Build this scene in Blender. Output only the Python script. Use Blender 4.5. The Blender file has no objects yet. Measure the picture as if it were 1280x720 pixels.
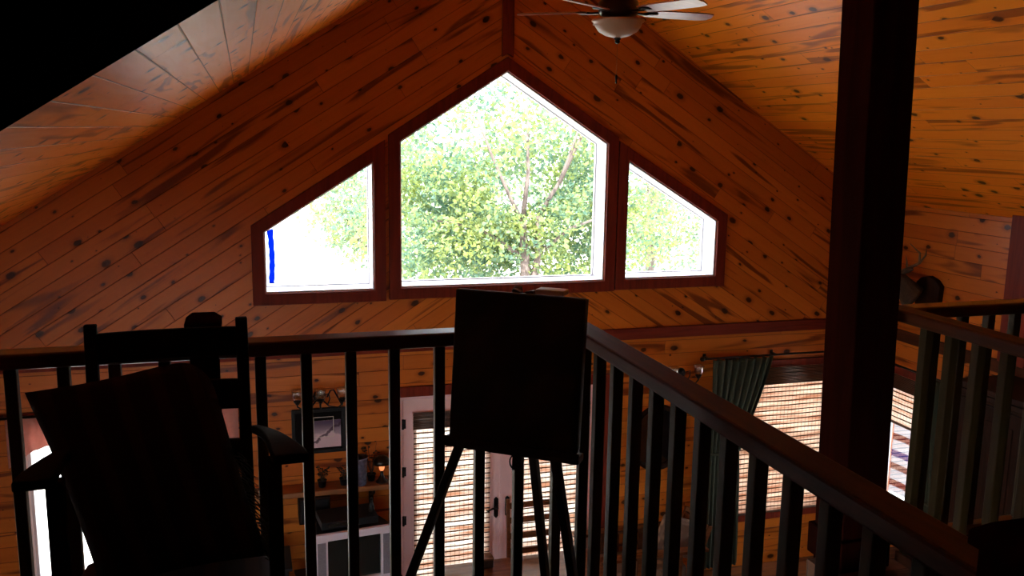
import bpy, bmesh, math, random
from mathutils import Vector, Matrix, noise
from mathutils.geometry import delaunay_2d_cdt
R = random.Random(7)
S = bpy.context.scene
C = S.collection
H = 4.7                      # eye height above the main floor
LF = H - 1.82                # loft floor
RX, RZ, SL = 2.36, H + 1.90, 0.64   # ridge position, ridge height, roof slope
YW = 8.2                     # inner face of the gable wall
XL, XR, YB = -2.6, 6.4, -2.6
def roof(x): return RZ - SL * abs(x - RX)

# ------------------------------------------------------------------ helpers
class MB:
    def __init__(s): s.v = []; s.f = []; s.uv = {}; s.sm = set()
    def add(s, vs, fs, smooth=False, uvs=None):
        o = len(s.v); s.v += [tuple(v) for v in vs]
        for i, f in enumerate(fs):
            if smooth: s.sm.add(len(s.f))
            if uvs: s.uv[len(s.f)] = uvs[i]
            s.f.append(tuple(a + o for a in f))
        return s
    def box(s, c, d, rot=None):
        hx, hy, hz = d[0] / 2, d[1] / 2, d[2] / 2
        vs = [Vector((x, y, z)) for x in (-hx, hx) for y in (-hy, hy) for z in (-hz, hz)]
        if rot is not None: vs = [rot @ v for v in vs]
        vs = [v + Vector(c) for v in vs]
        return s.add(vs, [(0, 1, 3, 2), (4, 6, 7, 5), (0, 4, 5, 1), (2, 3, 7, 6), (0, 2, 6, 4), (1, 5, 7, 3)])
    def bx(s, a, b):
        return s.box([(a[i] + b[i]) / 2 for i in range(3)], [abs(b[i] - a[i]) for i in range(3)])
    def beam(s, p, q, w, d, up=(0, 0, 1), w2=None, d2=None):
        p, q = Vector(p), Vector(q); z = (q - p).normalized()
        x = Vector(up).cross(z)
        if x.length < 1e-4: x = Vector((1, 0, 0))
        x.normalize(); y = z.cross(x); w2 = w2 or w; d2 = d2 or d
        vs = []
        for c, a, b in ((p, w, d), (q, w2, d2)):
            vs += [c + x * a * i / 2 + y * b * j / 2 for i, j in ((-1, -1), (1, -1), (1, 1), (-1, 1))]
        return s.add(vs, [(3, 2, 1, 0), (4, 5, 6, 7), (0, 1, 5, 4), (1, 2, 6, 5), (2, 3, 7, 6), (3, 0, 4, 7)])
    def tube(s, pts, r, n=10, cap=True):
        pts = [Vector(p) for p in pts]
        if not isinstance(r, (list, tuple)): r = [r] * len(pts)
        vs = []; prev = None
        for i, p in enumerate(pts):
            t = (pts[min(i + 1, len(pts) - 1)] - pts[max(i - 1, 0)]).normalized()
            if prev is None:
                a = t.cross(Vector((0, 0, 1)))
                if a.length < .01: a = t.cross(Vector((1, 0, 0)))
            else: a = prev - t * prev.dot(t)
            a.normalize(); prev = a; b = t.cross(a)
            vs += [p + (a * math.cos(k * 2 * math.pi / n) + b * math.sin(k * 2 * math.pi / n)) * r[i] for k in range(n)]
        fs = [(i * n + k, i * n + (k + 1) % n, (i + 1) * n + (k + 1) % n, (i + 1) * n + k) for i in range(len(pts) - 1) for k in range(n)]
        if cap: fs += [tuple(range(n))[::-1], tuple((len(pts) - 1) * n + k for k in range(n))]
        return s.add(vs, fs, True)
    def lathe(s, prof, c=(0, 0, 0), n=24, ax='z'):
        vs = []
        for r, h in prof:
            for k in range(n):
                a = k * 2 * math.pi / n; x, y = r * math.cos(a), r * math.sin(a)
                v = (x, y, h) if ax == 'z' else ((x, h, y) if ax == 'y' else (h, x, y))
                vs.append(tuple(v[i] + c[i] for i in range(3)))
        m = len(prof)
        fs = [(i * n + k, i * n + (k + 1) % n, (i + 1) * n + (k + 1) % n, (i + 1) * n + k) for i in range(m - 1) for k in range(n)]
        if prof[0][0] > 1e-4: fs.append(tuple(range(n))[::-1])
        if prof[-1][0] > 1e-4: fs.append(tuple((m - 1) * n + k for k in range(n)))
        return s.add(vs, fs, True)
    def grid(s, fn, nu, nv, smooth=True, th=None):
        vs = [Vector(fn(i / nu, j / nv)) for j in range(nv + 1) for i in range(nu + 1)]
        fs = [(j * (nu + 1) + i, j * (nu + 1) + i + 1, (j + 1) * (nu + 1) + i + 1, (j + 1) * (nu + 1) + i) for j in range(nv) for i in range(nu)]
        uvs = [[(i / nu, j / nv), ((i + 1) / nu, j / nv), ((i + 1) / nu, (j + 1) / nv), (i / nu, (j + 1) / nv)] for j in range(nv) for i in range(nu)]
        return s.add(vs, fs, smooth, uvs)
    def prism(s, poly, a, b, ax='y', holes=(), uvf=None):
        """polygon (with holes) in the plane across axis ax, extruded from a to b"""
        loops = [list(poly)] + [list(h) for h in holes]
        co = []; ed = []
        for L in loops:
            o = len(co); co += [Vector(p) for p in L]; ed += [(o + i, o + (i + 1) % len(L)) for i in range(len(L))]
        res = delaunay_2d_cdt(co, ed, [], 0, 1e-6); pv, pf = res[0], res[2]
        def inside(p, L):
            c = False
            for i in range(len(L)):
                x1, y1 = L[i]; x2, y2 = L[i - 1]
                if (y1 > p[1]) != (y2 > p[1]) and p[0] < (x2 - x1) * (p[1] - y1) / (y2 - y1) + x1: c = not c
            return c
        def P(p, h): return (p[0], h, p[1]) if ax == 'y' else ((h, p[0], p[1]) if ax == 'x' else (p[0], p[1], h))
        uvf = uvf or (lambda p: (p[0], p[1]))
        for t in pf:
            m = sum((pv[i] for i in t), Vector((0, 0))) / len(t)
            if not inside(m, loops[0]) or any(inside(m, L) for L in loops[1:]): continue
            q = [pv[i] for i in t]
            s.add([P(p, a) for p in q], [tuple(range(len(q)))], False, [[uvf(p) for p in q]])
            s.add([P(p, b) for p in q], [tuple(range(len(q)))[::-1]], False, [[uvf(p) for p in q][::-1]])
        for L in loops:
            for i in range(len(L)):
                p, q = L[i], L[(i + 1) % len(L)]
                s.add([P(p, a), P(q, a), P(q, b), P(p, b)], [(0, 1, 2, 3)], False, [[uvf(p), uvf(q), uvf(q), uvf(p)]])
        return s
    def build(s, name, mat, parent=None, bevel=0, merge=True):
        me = bpy.data.meshes.new(name); me.from_pydata([tuple(v) for v in s.v], [], s.f)
        if s.uv:
            L = me.uv_layers.new(name='UVMap')
            for p in me.polygons:
                u = s.uv.get(p.index)
                if u:
                    for k, li in enumerate(p.loop_indices): L.data[li].uv = u[k]
        for p in me.polygons:
            if p.index in s.sm: p.use_smooth = True
        bm = bmesh.new(); bm.from_mesh(me)
        if merge: bmesh.ops.remove_doubles(bm, verts=bm.verts, dist=1e-5)
        bmesh.ops.recalc_face_normals(bm, faces=bm.faces)
        bm.to_mesh(me); bm.free()
        me.materials.append(mat)
        o = bpy.data.objects.new(name, me); C.objects.link(o)
        if parent: o.parent = parent
        if bevel:
            m = o.modifiers.new('edge', 'BEVEL'); m.width = bevel; m.segments = 2; m.limit_method = 'ANGLE'
        return o
def tag(o, label=None, cat=None, group=None, kind=None):
    if label: o['label'] = label
    if cat: o['category'] = cat
    if group: o['group'] = group
    if kind: o['kind'] = kind
    return o
def thing(name, loc, label, cat, group=None, rz=0, kind=None):
    o = bpy.data.objects.new(name, None); o.empty_display_size = .1; C.objects.link(o)
    o.location = loc; o.rotation_euler = (0, 0, rz)
    return tag(o, label, cat, group, kind)
def struct(o, label, cat):
    return tag(o, label, cat, None, 'structure')
def dup(root, loc, label, rz=None):
    r = root.copy(); C.objects.link(r); r.location = loc; r['label'] = label
    if rz is not None: r.rotation_euler = (0, 0, rz)
    for ch in list(root.children):
        c = ch.copy(); C.objects.link(c); c.parent = r
        for g in list(ch.children):
            d = g.copy(); C.objects.link(d); d.parent = c
    return r
def offset_poly(poly, d):
    """grow a counter-clockwise convex polygon by d"""
    n = len(poly); lines = []
    for i in range(n):
        p, q = Vector(poly[i]), Vector(poly[(i + 1) % n]); t = (q - p).normalized(); nn = Vector((t.y, -t.x))
        lines.append((p + nn * d, t))
    out = []
    for i in range(n):
        (p, t), (q, u) = lines[i - 1], lines[i]
        k = ((q - p).x * u.y - (q - p).y * u.x) / (t.x * u.y - t.y * u.x)
        out.append(tuple(p + t * k))
    return out

# ------------------------------------------------------------------ materials
def mat_base(name):
    m = bpy.data.materials.new(name); m.use_nodes = True
    nt = m.node_tree; nt.nodes.clear()
    out = nt.nodes.new('ShaderNodeOutputMaterial'); return m, nt, out
class NT:
    def __init__(s, nt): s.nt = nt
    def n(s, typ, ins=None, **kw):
        x = s.nt.nodes.new('ShaderNode' + typ)
        for k, v in kw.items(): setattr(x, k, v)
        for k, v in (ins or {}).items():
            if isinstance(v, bpy.types.NodeSocket): s.nt.links.new(v, x.inputs[k])
            else: x.inputs[k].default_value = v
        return x
    def m(s, op, a, b=0.0, c=0.0, clamp=False):
        x = s.n('Math', {0: a, 1: b, 2: c}, operation=op); x.use_clamp = clamp; return x.outputs[0]
    def mix(s, f, a, b, bt='MIX'):
        x = s.n('Mix', data_type='RGBA', blend_type=bt)
        for k, v in ((0, f), (6, a), (7, b)):
            if isinstance(v, bpy.types.NodeSocket): s.nt.links.new(v, x.inputs[k])
            else: x.inputs[k].default_value = v if k == 0 or len(v) == 4 else (*v, 1)
        return x.outputs[2]
    def ramp(s, f, a, b):
        return s.n('MapRange', {0: f, 1: a, 2: b}, interpolation_type='SMOOTHSTEP').outputs[0]
def plain(name, col, rough=.5, metal=0.0, spec=.5, var=.12, scale=12, emit=None, trans=0.0, coat=0.0):
    m, nt, out = mat_base(name); N = NT(nt)
    tc = N.n('TexCoord').outputs['Object']
    nz = N.n('TexNoise', {'Vector': tc, 'Scale': scale, 'Detail': 3.0}).outputs[0]
    c = N.mix(nz, [x * (1 - var) for x in col], [min(1, x * (1 + var)) for x in col])
    p = N.n('BsdfPrincipled', {'Base Color': c, 'Roughness': rough, 'Metallic': metal, 'Specular IOR Level': spec, 'Coat Weight': coat})
    if emit: p.inputs['Emission Color'].default_value = (*emit[0], 1); p.inputs['Emission Strength'].default_value = emit[1]
    sh = p.outputs[0]
    if trans:
        t = N.n('BsdfTranslucent', {'Color': c}); sh = N.n('MixShader', {0: trans, 1: sh, 2: t.outputs[0]}).outputs[0]
    nt.links.new(sh, out.inputs[0]); return m
def planks(name, light, mid, dark, pw=.137, pl=2.7, rough=.32, knot=1.0, groove=.006, seed=0.0, contrast=1.0, spec=.22):
    """tongue-and-groove knotty pine: u (metres along the board), v (metres across) from the UV map"""
    m, nt, out = mat_base(name); N = NT(nt)
    uv = N.n('UVMap').outputs[0]; sp = N.n('SeparateXYZ', {0: uv}); u, v = sp.outputs[0], sp.outputs[1]
    rowf = N.m('DIVIDE', v, pw); row = N.m('FLOOR', rowf); fr = N.m('FRACT', rowf)
    rr = N.n('TexWhiteNoise', {'W': N.m('ADD', row, 17.3 + seed)}, noise_dimensions='1D').outputs[0]
    us = N.m('ADD', u, N.m('MULTIPLY', rr, 7.0)); cf = N.m('DIVIDE', us, pl); col = N.m('FLOOR', cf); cfr = N.m('FRACT', cf)
    idv = N.n('CombineXYZ', {0: row, 1: col, 2: seed}).outputs[0]
    rid = N.n('TexWhiteNoise', {'Vector': idv}, noise_dimensions='3D').outputs[0]
    edge = N.m('MULTIPLY', N.m('MINIMUM', fr, N.m('SUBTRACT', 1.0, fr)), pw)
    gl = N.m('SUBTRACT', 1.0, N.ramp(edge, 0.0005, groove / 2 + .0015))
    eend = N.m('MULTIPLY', N.m('MINIMUM', cfr, N.m('SUBTRACT', 1.0, cfr)), pl)
    ge = N.m('SUBTRACT', 1.0, N.ramp(eend, 0.0005, .003))
    gap = N.m('MAXIMUM', gl, ge)
    off = N.m('MULTIPLY', rid, 31.0)
    gv = N.n('CombineXYZ', {0: N.m('ADD', N.m('MULTIPLY', us, 1.6), off), 1: N.m('MULTIPLY', v, 26.0), 2: off}).outputs[0]
    grain = N.n('TexNoise', {'Vector': gv, 'Scale': 1.0, 'Detail': 5.0, 'Roughness': .62, 'Distortion': .6}).outputs[0]
    sv = N.n('CombineXYZ', {0: N.m('ADD', N.m('MULTIPLY', us, .75), off), 1: N.m('MULTIPLY', v, 9.0), 2: off}).outputs[0]
    streak = N.ramp(N.n('TexNoise', {'Vector': sv, 'Scale': 1.0, 'Detail': 2.0, 'Distortion': .8}).outputs[0], .555, .67)
    kv = N.n('CombineXYZ', {0: N.m('MULTIPLY', us, 3.3), 1: N.m('MULTIPLY', v, 5.2), 2: 0.0}).outputs[0]
    wob = N.n('TexNoise', {'Vector': kv, 'Scale': 7.0, 'Detail': 1.0}).outputs[0]
    vo = N.n('TexVoronoi', {'Vector': kv, 'Scale': 1.0, 'Randomness': 1.0}, voronoi_dimensions='2D')
    kr = N.n('SeparateXYZ', {0: vo.outputs['Color']}).outputs[0]
    rad = N.m('MULTIPLY_ADD', N.m('POWER', kr, 1.8), .16 * knot, .008)
    dist = N.m('ADD', vo.outputs['Distance'], N.m('MULTIPLY', N.m('SUBTRACT', wob, .5), .07))
    kn = N.m('SUBTRACT', 1.0, N.ramp(N.m('DIVIDE', dist, rad), .62, 1.05))
    halo = N.m('SUBTRACT', 1.0, N.ramp(N.m('DIVIDE', dist, rad), .9, 2.2))
    base = N.mix(N.m('MULTIPLY_ADD', grain, .75, N.m('MULTIPLY_ADD', rid, .7 * contrast, -.22), clamp=True), light, mid)
    base = N.mix(N.m('MULTIPLY', streak, .85 * contrast), base, dark)
    base = N.mix(N.m('MULTIPLY', halo, .35), base, dark)
    base = N.mix(N.m('MULTIPLY', kn, .93), base, [x * .22 for x in dark])
    base = N.mix(N.m('MULTIPLY', gap, .7), base, [x * .35 for x in dark])
    hgt = N.m('SUBTRACT', N.m('MULTIPLY', grain, .12), N.m('ADD', gap, N.m('MULTIPLY', kn, .1)))
    bp = N.n('Bump', {'Strength': .75, 'Distance': .004, 'Height': hgt})
    p = N.n('BsdfPrincipled', {'Base Color': base, 'Roughness': N.m('MULTIPLY_ADD', grain, .18, rough - .06), 'Specular IOR Level': spec, 'Normal': bp.outputs[0]})
    nt.links.new(p.outputs[0], out.inputs[0]); return m
def wood(name, a, b, rough=.35, scale=1.0, ax=2, spec=.5):
    """plain stained wood, grain along object axis ax"""
    m, nt, out = mat_base(name); N = NT(nt)
    tc = N.n('TexCoord').outputs['Object']
    sc = [22 * scale] * 3; sc[ax] = 1.6 * scale
    mp = N.n('Mapping', {0: tc, 3: sc}).outputs[0]
    g = N.n('TexNoise', {'Vector': mp, 'Scale': 1.0, 'Detail': 5.0, 'Roughness': .65, 'Distortion': .5}).outputs[0]
    c = N.mix(N.ramp(g, .3, .72), a, b)
    bp = N.n('Bump', {'Strength': .25, 'Distance': .002, 'Height': g})
    p = N.n('BsdfPrincipled', {'Base Color': c, 'Roughness': rough, 'Normal': bp.outputs[0], 'Specular IOR Level': spec})
    nt.links.new(p.outputs[0], out.inputs[0]); return m
M = {}
PL, PM, PD = (.66, .19, .022), (.46, .105, .010), (.12, .019, .003)
M['wall'] = planks('knotty pine wall boards', PL, PM, PD, seed=1.0)
M['ceil'] = planks('knotty pine ceiling boards', (.95, .275, .015), (.80, .185, .008), (.26, .045, .003), seed=5.0, rough=.34, contrast=.9, spec=.15)
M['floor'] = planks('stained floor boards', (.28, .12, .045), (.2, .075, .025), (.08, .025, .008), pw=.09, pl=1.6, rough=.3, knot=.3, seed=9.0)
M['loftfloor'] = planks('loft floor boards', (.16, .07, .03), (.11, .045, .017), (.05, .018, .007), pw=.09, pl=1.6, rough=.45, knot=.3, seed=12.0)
M['trimz'] = wood('red-brown casing wood', (.2, .028, .012), (.12, .015, .008), .5, 1, 2, .12)
M['trimx'] = wood('red-brown casing wood along', (.2, .028, .012), (.12, .015, .008), .5, 1, 0, .12)
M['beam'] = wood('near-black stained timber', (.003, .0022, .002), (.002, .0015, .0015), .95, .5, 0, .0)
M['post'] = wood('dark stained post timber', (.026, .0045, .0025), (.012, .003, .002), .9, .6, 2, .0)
M['railx'] = wood('oiled brown rail wood across', (.10, .032, .012), (.05, .016, .007), .28, 1, 0, .4)
M['raily'] = wood('oiled brown rail wood', (.10, .03, .010), (.05, .015, .006), .5, 1, 1, .1)
M['bal'] = wood('grey-green painted baluster wood', (.06, .041, .015), (.04, .027, .010), .5, 1, 2, .1)
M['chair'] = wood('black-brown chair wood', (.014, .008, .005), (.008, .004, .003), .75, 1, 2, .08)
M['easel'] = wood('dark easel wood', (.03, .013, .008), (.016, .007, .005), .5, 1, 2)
M['mission'] = wood('brown furniture wood', (.2, .07, .026), (.11, .035, .014), .13, 1, 0)
M['shelf'] = wood('pine shelf wood', (.34, .13, .035), (.24, .08, .022), .35, 1, 0)
M['dkwood'] = wood('dark cabinet wood', (.03, .010, .005), (.015, .006, .003), .6, 1, 2, .1)
M['vinyl'] = plain('white window vinyl', (.82, .82, .86), .35, var=.03)
M['door'] = plain('white painted door with pink bloom tint', (.9, .6, .58), .4, var=.04)  # pink bloom is worked into the white door colour
M['iron'] = plain('black iron', (.014, .012, .012), .45, .6)
M['bronze'] = plain('dark bronze', (.03, .022, .018), .3, .8)
M['silver'] = plain('silver plastic', (.72, .62, .66), .4, 0, var=.05)
M['screen'] = plain('dark screen glass', (.01, .014, .013), .12, var=.02)
M['grille'] = plain('grey speaker cloth', (.2, .18, .2), .8, scale=90, var=.3)
M['black'] = plain('black plastic', (.008, .007, .007), .5, spec=.2)
M['matblack'] = plain('black picture mat', (.008, .006, .006), .9, spec=.1)
M['frost'] = plain('frosted cream glass bowl', (.62, .4, .25), .4, trans=.3, var=.08)
M['blade'] = wood('pale pink-brown fan blade', (.5, .26, .25), (.38, .18, .18), .3, 1, 0)
M['bladetop'] = plain('dark blade edge', (.06, .025, .015), .4)
M['fur'] = plain('grey-brown deer hide', (.05, .028, .014), .95, scale=60, var=.5)
M['antler'] = plain('brown antler bone', (.16, .09, .045), .6, scale=30, var=.3)
M['plant'] = plain('dark dried leaves', (.03, .03, .018), .7, var=.4)
M['blue'] = plain('blue ribbon cloth', (.012, .13, .95), .7, trans=.8, var=.15)
M['valance'] = plain('dusty rose valance cloth', (.72, .40, .34), .8, trans=.5, var=.12, scale=25)
M['sheer'] = plain('sheer pale cloth', (.8, .7, .68), .8, trans=.75, var=.06)
M['bark'] = plain('grey-brown bark', (.14, .11, .10), .9, scale=9, var=.5)
M['candleglow'] = plain('lit amber glass', (.8, .3, .1), .3, emit=((1, .3, .1), 1.0))
M['plate'] = plain('ivory switch plate', (.7, .6, .52), .4, var=.03)
M['ceramic'] = plain('blue-grey ceramic glaze', (.09, .09, .13), .25, scale=30, var=.8)
M['chain'] = plain('brass chain', (.25, .14, .06), .35, .9)

def mat_curtain():
    m, nt, out = mat_base('dark green drape cloth'); N = NT(nt)
    tc = N.n('TexCoord').outputs['Object']
    w = N.n('TexNoise', {'Vector': tc, 'Scale': 140.0, 'Detail': 2.0}).outputs[0]
    c = N.mix(w, (.03, .04, .022), (.058, .07, .04))
    p = N.n('BsdfPrincipled', {'Base Color': c, 'Roughness': .85, 'Sheen Weight': .05})
    t = N.n('BsdfTranslucent', {'Color': c})
    nt.links.new(N.n('MixShader', {0: .12, 1: p.outputs[0], 2: t.outputs[0]}).outputs[0], out.inputs[0]); return m
M['drape'] = mat_curtain()
def mat_blind(name, wv, open_=.42, dark=(.5, .22, .12), lite=(.85, .7, .55)):
    """woven bamboo shade: UV in metres; dark seams every few cm, fine vertical threads, banded reed colour"""
    m, nt, out = mat_base(name); N = NT(nt)
    uv = N.n('UVMap').outputs[0]; sp = N.n('SeparateXYZ', {0: uv}); u, v = sp.outputs[0], sp.outputs[1]
    def line(x, per, w):
        f = N.m('FRACT', N.m('DIVIDE', x, per))
        return N.m('LESS_THAN', f, w / per)
    wv_ = N.m('ADD', v, N.m('MULTIPLY', N.n('TexNoise', {'Vector': N.n('CombineXYZ', {0: N.m('MULTIPLY', u, 3.0), 1: N.m('MULTIPLY', v, 14.0)}).outputs[0], 'Scale': 1.0}).outputs[0], .012))
    seam = line(wv_, wv, .013); thr = line(u, .045, .009)
    ba = N.n('TexNoise', {'Vector': N.n('CombineXYZ', {0: N.m('MULTIPLY', u, 1.2), 1: N.m('MULTIPLY', v, 13.0), 2: 3.0}).outputs[0], 'Scale': 1.0, 'Detail': 4.0, 'Roughness': .7}).outputs[0]
    fine = line(wv_, wv / 4, .0045)
    c = N.mix(N.ramp(ba, .36, .62), dark, lite)
    dk = N.m('MAXIMUM', seam, N.m('MULTIPLY', N.m('MAXIMUM', thr, fine), .5))
    c = N.mix(dk, c, (.03, .012, .007))
    d = N.n('BsdfDiffuse', {'Color': c}); t = N.n('BsdfTranslucent', {'Color': c})
    a = N.n('MixShader', {0: .6, 1: d.outputs[0], 2: t.outputs[0]}).outputs[0]
    tr = N.n('BsdfTransparent', {'Color': (1, .93, .86, 1)})
    hole = N.m('MULTIPLY', N.m('SUBTRACT', 1.0, dk), N.m('MULTIPLY', N.ramp(ba, .4, .66), open_))
    nt.links.new(N.n('MixShader', {0: hole, 1: a, 2: tr.outputs[0]}).outputs[0], out.inputs[0]); return m
M['blind'] = mat_blind('woven bamboo shade', .052)
M['blind2'] = mat_blind('woven reddish bamboo shade', .052, .10, (.38, .14, .07), (.8, .5, .33))
M['blindroll'] = wood('dark bamboo valance reeds', (.12, .05, .022), (.035, .014, .008), .3, 2.2, 0)
def mat_glass():
    m, nt, out = mat_base('window glass'); N = NT(nt)
    g = N.n('BsdfGlossy', {'Roughness': .02}); t = N.n('BsdfTransparent', {'Color': (.97, .98, .98, 1)})
    f = N.n('LayerWeight', {'Blend': .25}).outputs['Fresnel']
    nt.links.new(N.n('MixShader', {0: N.m('MULTIPLY', f, .6), 1: t.outputs[0], 2: g.outputs[0]}).outputs[0], out.inputs[0]); return m
M['glass'] = mat_glass()
def mat_clear():
    m, nt, out = mat_base('clear shade glass'); N = NT(nt)
    g = N.n('BsdfGlossy', {'Roughness': .08}); t = N.n('BsdfTransparent', {'Color': (.93, .9, .86, 1)})
    f = N.n('LayerWeight', {'Blend': .45}).outputs['Facing']
    nt.links.new(N.n('MixShader', {0: N.m('MULTIPLY_ADD', f, .5, .12), 1: t.outputs[0], 2: g.outputs[0]}).outputs[0], out.inputs[0]); return m
M['shade'] = mat_clear()
def mat_leaf(name, c1, c2, tr=.5):
    m, nt, out = mat_base(name); N = NT(nt)
    tc = N.n('TexCoord').outputs['Object']
    nz = N.n('TexNoise', {'Vector': tc, 'Scale': 1.1, 'Detail': 3.0}).outputs[0]
    n2 = N.n('TexNoise', {'Vector': tc, 'Scale': 9.0, 'Detail': 1.0}).outputs[0]
    c = N.mix(N.ramp(N.m('MULTIPLY_ADD', n2, .45, N.m('MULTIPLY', nz, .55)), .38, .62), c1, c2)
    d = N.n('BsdfPrincipled', {'Base Color': c, 'Roughness': .6, 'Specular IOR Level': .2}); t = N.n('BsdfTranslucent', {'Color': c})
    nt.links.new(N.n('MixShader', {0: tr, 1: d.outputs[0], 2: t.outputs[0]}).outputs[0], out.inputs[0]); return m
M['leaf'] = mat_leaf('sunlit maple leaves', (.12, .225, .17), (.31, .37, .11))
M['leaf2'] = mat_leaf('pale green leaves', (.15, .25, .195), (.33, .38, .145))
M['bounce_yard'] = plain('yard ground paled for bounce light', (.6, .59, .54), .95, scale=3, var=.35)  # ground colour paled to bounce more light up to the ceilings
def mat_pillow():
    m, nt, out = mat_base('dark red-brown striped pillow cloth'); N = NT(nt)
    uv = N.n('UVMap').outputs[0]; u = N.n('SeparateXYZ', {0: uv}).outputs[0]
    f = N.m('FRACT', N.m('MULTIPLY', u, 5.0))
    s = N.ramp(N.m('ABSOLUTE', N.m('SUBTRACT', f, .5)), .14, .22)
    w = N.n('TexNoise', {'Vector': N.n('TexCoord').outputs['Object'], 'Scale': 260.0}).outputs[0]
    c = N.mix(s, (.055, .022, .012), (.03, .014, .010)); c = N.mix(N.m('MULTIPLY', w, .5), c, (.012, .006, .005))
    p = N.n('BsdfPrincipled', {'Base Color': c, 'Roughness': .95, 'Specular IOR Level': .1})
    nt.links.new(p.outputs[0], out.inputs[0]); return m
M['pillow'] = mat_pillow()
M['fringe'] = plain('dark fringe threads', (.05, .025, .015), .8)
def mat_paint():
    m, nt, out = mat_base('dark oil painting'); N = NT(nt)
    tc = N.n('TexCoord').outputs['Object']
    a = N.n('TexNoise', {'Vector': tc, 'Scale': 6.0, 'Detail': 4.0}).outputs[0]
    c = N.mix(N.ramp(a, .4, .65), (.008, .007, .006), (.04, .018, .012))
    nt.links.new(N.n('BsdfPrincipled', {'Base Color': c, 'Roughness': .6}).outputs[0], out.inputs[0]); return m
M['paint'] = mat_paint()
def mat_photo():
    m, nt, out = mat_base('snowy landscape photograph'); N = NT(nt)
    uv = N.n('UVMap').outputs[0]; sp = N.n('SeparateXYZ', {0: uv}); u, v = sp.outputs[0], sp.outputs[1]
    nz = N.n('TexNoise', {'Vector': uv, 'Scale': 4.5, 'Detail': 5.0}).outputs[0]
    hill = N.m('ADD', N.m('MULTIPLY', N.m('ABSOLUTE', N.m('SUBTRACT', u, .62)), -.5), N.m('MULTIPLY_ADD', nz, .5, .42))
    c = N.mix(N.ramp(v, .5, .95), (.4, .3, .36), (.1, .06, .12))
    c = N.mix(N.ramp(N.m('SUBTRACT', hill, v), -.05, .12), c, (.75, .55, .6))
    b = N.m('ADD', N.m('MULTIPLY', N.m('SUBTRACT', u, .35), .9), .3)
    dk = N.m('SUBTRACT', 1.0, N.ramp(N.m('ABSOLUTE', N.m('SUBTRACT', v, N.m('ADD', b, N.m('MULTIPLY', N.m('SUBTRACT', nz, .5), .5)))), .04, .1))
    c = N.mix(N.m('MULTIPLY', dk, .85), c, (.07, .04, .07))
    nt.links.new(N.n('BsdfPrincipled', {'Base Color': c, 'Roughness': .25}).outputs[0], out.inputs[0]); return m
M['photo'] = mat_photo()
def mat_plaid():
    m, nt, out = mat_base('tan patterned upholstery'); N = NT(nt)
    tc = N.n('TexCoord').outputs['Object']
    vo = N.n('TexVoronoi', {'Vector': tc, 'Scale': 9.0}).outputs['Distance']
    c = N.mix(N.ramp(vo, .25, .5), (.42, .26, .16), (.2, .13, .09))
    nt.links.new(N.n('BsdfPrincipled', {'Base Color': c, 'Roughness': .9}).outputs[0], out.inputs[0]); return m
M['plaid'] = mat_plaid()
def mat_stripes():
    m, nt, out = mat_base('red white and blue striped cloth'); N = NT(nt)
    v = N.n('SeparateXYZ', {0: N.n('UVMap').outputs[0]}).outputs[1]
    r = N.n('ValToRGB', {0: N.m('FRACT', N.m('MULTIPLY', v, 2.5))}); cr = r.color_ramp; cr.interpolation = 'CONSTANT'
    cols = [(.0, (.3, .3, .32)), (.22, (.07, .012, .012)), (.36, (.3, .3, .32)), (.58, (.028, .02, .09)), (.72, (.3, .3, .32)), (.86, (.09, .035, .03))]
    cr.elements[0].position = 0; cr.elements[0].color = (*cols[0][1], 1); cr.elements[1].position = cols[1][0]; cr.elements[1].color = (*cols[1][1], 1)
    for p, c in cols[2:]:
        e = cr.elements.new(p); e.color = (*c, 1)
    d = N.n('BsdfDiffuse', {'Color': r.outputs[0]}); t = N.n('BsdfTranslucent', {'Color': r.outputs[0]})
    nt.links.new(N.n('MixShader', {0: .5, 1: d.outputs[0], 2: t.outputs[0]}).outputs[0], out.inputs[0]); return m
M['stripes'] = mat_stripes()

# ------------------------------------------------------------------ the room shell
ca, sa = math.cos(math.atan(SL)), math.sin(math.atan(SL))
zb = H - 2.0
WC = [(1.36, H - 1.45), (3.38, H - 1.45), (3.38, H - .11), (RX, H + .54), (1.36, H - .11)]
WLt = [(.15, H - 1.46), (1.12, H - 1.46), (1.12, H - .29), (.15, H - .91)]
WRt = [(3.60, H - 1.44), (4.60, H - 1.44), (4.60, H - .87), (3.60, H - .27)]
DOOR = [(1.34, 0.0), (3.40, 0.0), (3.40, H - 2.50), (1.34, H - 2.50)]
WLL = [(-1.88, H - 4.0), (-.22, H - 4.0), (-.22, H - 2.5), (-1.88, H - 2.5)]
WRL = [(4.88, H - 4.08), (6.16, H - 4.08), (6.16, H - 2.46), (4.88, H - 2.46)]
wl = MB()
wl.prism([(XL, zb), (XL, 0), (1.34, 0), (1.34, H - 2.5), (3.40, H - 2.5), (3.40, 0), (XR, 0), (XR, zb)], YW, YW + .2, 'y', [WLL, WRL])
uL = lambda p: (p[0] * ca + p[1] * sa, -p[0] * sa + p[1] * ca)
uR = lambda p: (-p[0] * ca + p[1] * sa + 40, p[0] * sa + p[1] * ca + 3.05)
wl.prism([(XL, zb), (RX, zb), (RX, H - 1.45), (1.36, H - 1.45), (1.36, H - .11), (RX, H + .54), (RX, RZ), (XL, roof(XL))], YW, YW + .2, 'y', [WLt], uL)
wl.prism([(RX, zb), (XR, zb), (XR, roof(XR)), (RX, RZ), (RX, H + .54), (3.38, H - .11), (3.38, H - 1.45), (RX, H - 1.45)], YW, YW + .2, 'y', [WRt], uR)
struct(wl.build('wall_back', M['wall']), 'knotty pine gable wall with boards running up to the ridge', 'wall')
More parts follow.
